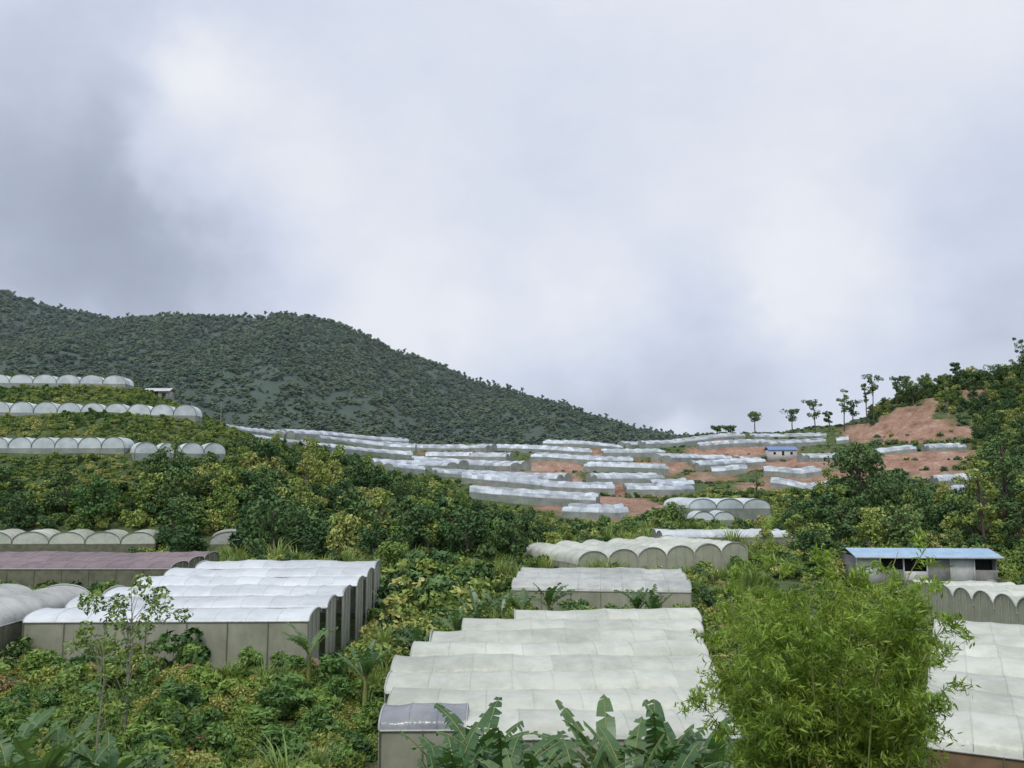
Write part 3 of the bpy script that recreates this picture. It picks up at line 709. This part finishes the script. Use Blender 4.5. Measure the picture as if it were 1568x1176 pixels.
# mountain forest
N_ = 42000
x = rng.uniform(-1750, 900, N_); y = rng.uniform(780, 2020, N_)
k = (np.abs(x / y) < .8); x, y = x[k], y[k]
z = HM(x, y) - 2; k2 = z > -6; x, y, z = x[k2], y[k2], z[k2]
s = rng.uniform(.3, .95, len(x)) * (.62 + .38 * (y - 780) / 1200)
scatter('mountain_forest', np.stack([x, y, z], 1), rng.uniform(0, 6.28, len(x)), np.stack([s * 1.2, s * 1.2, s], 1), rng.choice([0, 1, 2, 0, 2, 1, 0, 2, 1, 3], len(x)), C_mtn)

# ---------------------------------------------------------------- individual trees
def single_tree(name, u, vt, d, r, bare, K, nl, L_, W_, mat, bark, umbrella=0., crad=(.25, .42), tr=None):
    x, y, zt = S(u, vt, d); z = H1(x, y); h = max(2.5, zt - z)
    me = tree(name, h, r, bare, K, nl, L_, W_, mat, bark, umbrella, crad, tr)
    return obj(name, me, None, (x, y, z))
for (u, vt, r) in ((1155, 630, 5), (1212, 626, 5), (1247, 610, 5), (1270, 628, 3), (1290, 594, 3.8), (1304, 612, 4.4), (1334, 568, 5.4), (1370, 573, 4), (1387, 576, 5), (1412, 571, 4.2), (1462, 552, 3.8), (1440, 573, 4), (1490, 568, 5),
                   (1525, 558, 7), (1563, 513, 4.6), (1098, 652, 4), (1118, 652, 4), (1397, 590, 4.5), (1508, 574, 5.5), (1545, 568, 5), (1425, 588, 4.5), (1325, 584, 2.4), (1570, 543, 4.5), (1478, 580, 5)):
    single_tree('emergent_tree', u, vt, 428 + rng.uniform(-6, 6), r, rng.uniform(.42, .68), 17, 42, .9, .6, M_tree, M_bark, umbrella=.3, crad=(.2, .38), tr=.26)
single_tree('tree', 1310, 676, 150, 7.0, .25, 44, 130, .6, .36, M_tree, M_bark, crad=(.2, .3))
single_tree('tree', 1265, 735, 146, 4.0, .15, 24, 110, .5, .3, M_mid, M_bark)
single_tree('tree', 1530, 655, 135, 5.0, .25, 34, 100, .55, .3, M_tree, M_bark, crad=(.2, .3))
single_tree('tree', 1500, 700, 128, 3.5, .25, 24, 90, .5, .28, M_mid, M_bark, crad=(.2, .32))
single_tree('tree', 1155, 712, 215, 3.0, .15, 16, 80, .5, .3, M_tree, M_bark)
single_tree('tree', 1030, 768, 150, 3.2, .15, 20, 90, .5, .3, M_mid, M_bark)
single_tree('tree', 265, 668, 160, 2.6, .15, 20, 90, .5, .3, M_tree, M_bark)
single_tree('tree', 690, 800, 115, 3.5, .12, 26, 90, .45, .26, M_mid, M_bark)
single_tree('tree', 610, 830, 100, 3.0, .1, 22, 90, .42, .24, M_light, M_bark)
single_tree('sapling', 205, 868, 38, 2.9, .3, 30, 75, .24, .12, M_mid, M_pale, crad=(.12, .24), tr=.05)
single_tree('sapling', 160, 935, 30, 1.6, .2, 18, 40, .2, .10, M_shrub, M_pale, crad=(.15, .25), tr=.03)

# ---------------------------------------------------------------- bamboo clump
def bamboo():
    b = MB()
    for i in range(76):
        young = i % 6 == 0
        a = rng.uniform(0, 6.28) if not young else rng.uniform(4.0, 5.5); q = rng.uniform(0, 1.2) if not young else rng.uniform(.9, 1.5)
        base = np.array([q * math.cos(a), q * math.sin(a) * .8, -.3]); h = rng.uniform(5.6, 8.7) * (.62 if young else 1) * (1 - .12 * q)
        out = np.array([math.cos(a), math.sin(a), 0]); lean = rng.uniform(.3, 1.7) if not young else rng.uniform(.1, .6)
        ts = np.linspace(0, 1, 12)
        P = np.array([base + out * lean * t ** 2.2 + np.array([0, 0, h * (t - .12 * t ** 4)]) for t in ts])
        b.tube(P, np.linspace(.028, .006, 12), 2, 5)
        for j in range(32):
            t = rng.uniform(.12, 1.0); c = base + out * lean * t ** 2.2 + np.array([0, 0, h * (t - .12 * t ** 4)])
            az = rng.uniform(0, 6.28); dr = np.array([math.cos(az), math.sin(az), rng.uniform(.3, 1.0)]); ln = rng.uniform(.3, .8) * (1.15 - .5 * t)
            k = 48; s_ = rng.random(k) ** .7
            C = c + dr * (s_ * ln)[:, None] + np.stack([np.zeros(k), np.zeros(k), -.45 * ln * s_ ** 2], 1) + rng.normal(size=(k, 3)) * .055
            b.leaves(C, np.tile(dr, (k, 1)), .16, .03, 1 if young else 0, (.3, .6, .8), droop=.9)
            e_ = c + dr * ln - np.array([0, 0, .45 * ln])
            b.tube([c, c + dr * ln * .5 - np.array([0, 0, .1 * ln]), e_], [.006, .004, .002], 2, 3)
    return b.mesh('bamboo_clump', [M_bamb, M_bamby, M_culm])
bx, by = 5.3, 14.8
obj('bamboo_clump', bamboo(), None, (bx, by, H1(bx, by)))

# ---------------------------------------------------------------- banana plants
def banana(name, x, y, h=2.6, nleaf=9, s=1.0):
    b = MB()
    b.tube([(0, 0, -.4), (0, 0, .2), (.03, 0, h * .35), (.02, .02, h * .6)], [.14 * s, .13 * s, .10 * s, .05 * s], 1, 8)
    for i in range(nleaf):
        az = i * 2.4 + rng.uniform(-.4, .4); dr = np.array([math.cos(az), math.sin(az), 0]); sd = np.array([-dr[1], dr[0], 0])
        ln = h * rng.uniform(.45, .68); el = rng.uniform(.95, 1.5); dead = rng.random() < .16
        if dead: el = -.2
        k = 18; t = np.linspace(0, 1, k)
        ang = el - t * rng.uniform(.35, 1.3)
        st = ln / k
        P = np.cumsum(np.stack([np.cos(ang) * st, np.sin(ang) * st], 1), axis=0)
        M = np.array([0, 0, h * .55]) + dr * P[:, :1] + np.array([0, 0, 1.]) * P[:, 1:]
        b.tube(M, np.linspace(.025, .008, k) * s, 1, 4)
        wd = .17 * s * np.sin(np.clip((t - .12) / .88, 0, 1) * math.pi * .93 + .05) ** .6 * (t > .1)
        fold = rng.uniform(-.3, .5)
        nv = np.stack([-np.sin(ang), np.cos(ang)], 1)
        UP = dr * nv[:, :1] + np.array([0, 0, 1.]) * nv[:, 1:]
        for sg in (-1, 1):
            for j in range(2, k - 1):
                tear = rng.random() < .4; g = .5 if tear else 0
                dq = rng.uniform(-.9, .1) if tear else 0
                a_ = M[j]; c_ = M[j + 1]; up = UP[j] * (fold + dq)
                e0 = a_ + sg * sd * wd[j] + up * wd[j]; e1 = c_ + sg * sd * wd[min(j + 1, k - 1)] + up * wd[j] - (c_ - a_) * g
                b.addq([a_, c_, e1, e0], [[0, 1, 2, 3]], 2 if dead else 0, .5 + (.12 if sg > 0 else -.12) + rng.uniform(-.25, .25))
    return obj(name, b.mesh(name, [M_ban, M_culm, M_dead]), None, (x, y, H1(x, y)))
for (u, v, d) in ((700, 1095, 23), (775, 1105, 24), (735, 1070, 26), (825, 1110, 24), (930, 1080, 25), (1005, 1070, 24.5), (965, 1110, 22.5), (1050, 1085, 24), (885, 1125, 22), (1085, 1110, 23), (800, 1150, 21), (675, 1145, 22), (1020, 1135, 21.5),
                     (60, 1110, 18), (115, 1125, 18.5), (20, 1080, 21), (170, 1120, 19), (95, 1090, 22), (800, 880, 68), (840, 885, 70), (770, 890, 66), (975, 895, 72), (1000, 900, 70), (560, 985, 47), (590, 905, 70), (700, 925, 60), (640, 950, 54), (730, 905, 64), (475, 950, 52)):
    x, y, zt = S(u, v, d); zg = H1(x, y)
    h2 = max(1.8, min(4.6, (zt - zg) / 1.1)); banana('banana_plant', x, y, h2, int(rng.integers(8, 13)), max(.8, h2 / 2.6))
x_, y_, _ = S(338, 645, 240); p = MB(); p.tube([(0, 0, -1), (0, 0, 3), (0, 0, 7)], [.14, .12, .1], 0, 6); p.box((0, 0, 6.4), (.9, .06, .06), 0)
obj('utility_pole', p.mesh('utility_pole', [M_pale]), None, (x_, y_, H1(x_, y_)))

# ---------------------------------------------------------------- sky
w = bpy.data.worlds.new("World"); scene.world = w; w.use_nodes = True
nt = w.node_tree; nt.nodes.clear(); L = nt.links
tc = nt.nodes.new('ShaderNodeTexCoord'); D = tc.outputs['Generated']
def vnoise(scale, detail, rough=.5, sc=(1, 1, 1), loc=(0, 0, 0)):
    mp = nt.nodes.new('ShaderNodeMapping'); mp.inputs['Scale'].default_value = sc; mp.inputs['Location'].default_value = loc; L.new(D, mp.inputs[0])
    nz = nt.nodes.new('ShaderNodeTexNoise'); nz.inputs['Scale'].default_value = scale; nz.inputs['Detail'].default_value = detail; nz.inputs['Roughness'].default_value = rough
    L.new(mp.outputs[0], nz.inputs['Vector']); return nz
nz = vnoise(4.5, 5, .6)
sub = nt.nodes.new('ShaderNodeVectorMath'); sub.operation = 'SUBTRACT'; L.new(nz.outputs['Color'], sub.inputs[0]); sub.inputs[1].default_value = (.5, .5, .5)
scl = nt.nodes.new('ShaderNodeVectorMath'); scl.operation = 'SCALE'; L.new(sub.outputs[0], scl.inputs[0]); scl.inputs['Scale'].default_value = .22
ad = nt.nodes.new('ShaderNodeVectorMath'); ad.operation = 'ADD'; L.new(D, ad.inputs[0]); L.new(scl.outputs[0], ad.inputs[1])
DW = ad.outputs[0]
f1 = vnoise(3.6, 6, .58, (1, 1, 1.7), (3.1, 1.2, .4)).outputs['Fac']
B = mth(nt, 'MULTIPLY_ADD', f1, .45, .69 - .225)
for (u, v, sg, a) in ((60, 210, 300, -.30), (190, 340, 150, -.11), (310, 120, 80, .24), (220, 260, 85, .25), (370, 250, 170, .12), (120, 430, 230, -.22), (350, 440, 150, -.12), (1060, 610, 230, -.26), (860, 590, 150, -.15),
                      (1300, 450, 150, .17), (1170, 440, 120, .12), (1040, 655, 60, .24), (1530, 340, 200, -.15), (1420, 570, 170, -.14), (620, 480, 110, .10), (900, 480, 120, .13), (1350, 90, 320, .08), (680, 360, 220, .04), (560, 30, 200, -.05)):
    a_, b_ = bearing(u, v); dv = Vector((a_, 1, b_)).normalized()
    ds = nt.nodes.new('ShaderNodeVectorMath'); ds.operation = 'DISTANCE'; L.new(DW, ds.inputs[0]); ds.inputs[1].default_value = dv
    mr = nt.nodes.new('ShaderNodeMapRange'); mr.interpolation_type = 'SMOOTHERSTEP'
    mr.inputs['From Min'].default_value = 0; mr.inputs['From Max'].default_value = sg * 1.5 / F; mr.inputs['To Min'].default_value = a; mr.inputs['To Max'].default_value = 0
    L.new(ds.outputs['Value'], mr.inputs['Value']); B = mth(nt, 'ADD', B, mr.outputs[0])
col = ramp(nt, B, [(0.0, (.28, .32, .41)), (.32, (.42, .47, .59)), (.58, (.64, .70, .84)), (.8, (.81, .845, .92)), (1.0, (.92, .93, .97))])
bg = nt.nodes.new('ShaderNodeBackground'); L.new(col, bg.inputs[0]); bg.inputs[1].default_value = 1.04
sky = nt.nodes.new('ShaderNodeTexSky'); sky.sky_type = 'NISHITA'; sky.sun_disc = False; sky.sun_elevation = math.radians(55); sky.sun_rotation = math.radians(200)
bg2 = nt.nodes.new('ShaderNodeBackground'); L.new(sky.outputs[0], bg2.inputs[0]); bg2.inputs[1].default_value = .12
ms = nt.nodes.new('ShaderNodeMixShader'); ms.inputs[0].default_value = .93; L.new(bg2.outputs[0], ms.inputs[1]); L.new(bg.outputs[0], ms.inputs[2])
ow = nt.nodes.new('ShaderNodeOutputWorld'); L.new(ms.outputs[0], ow.inputs[0])
sl = bpy.data.lights.new('sun', 'SUN'); sl.energy = 1.5; sl.angle = math.radians(12); sl.color = (1, .96, .88)
so = bpy.data.objects.new('sun', sl); scene.collection.objects.link(so)
az = math.radians(200); el = math.radians(55)
sd = Vector((math.sin(az) * math.cos(el), math.cos(az) * math.cos(el), math.sin(el)))
so.rotation_euler = sd.to_track_quat('Z', 'Y').to_euler()

cam = bpy.data.cameras.new('camera'); co = bpy.data.objects.new('camera', cam); scene.collection.objects.link(co)
cam.sensor_width = 36; cam.lens = 30.0; cam.clip_start = .1; cam.clip_end = 20000
co.location = (0, 0, 0); co.rotation_euler = (math.radians(90) + PITCH, 0, 0)
scene.camera = co
scene.view_settings.view_transform = 'Standard'; scene.view_settings.look = 'None'; scene.view_settings.exposure = 0
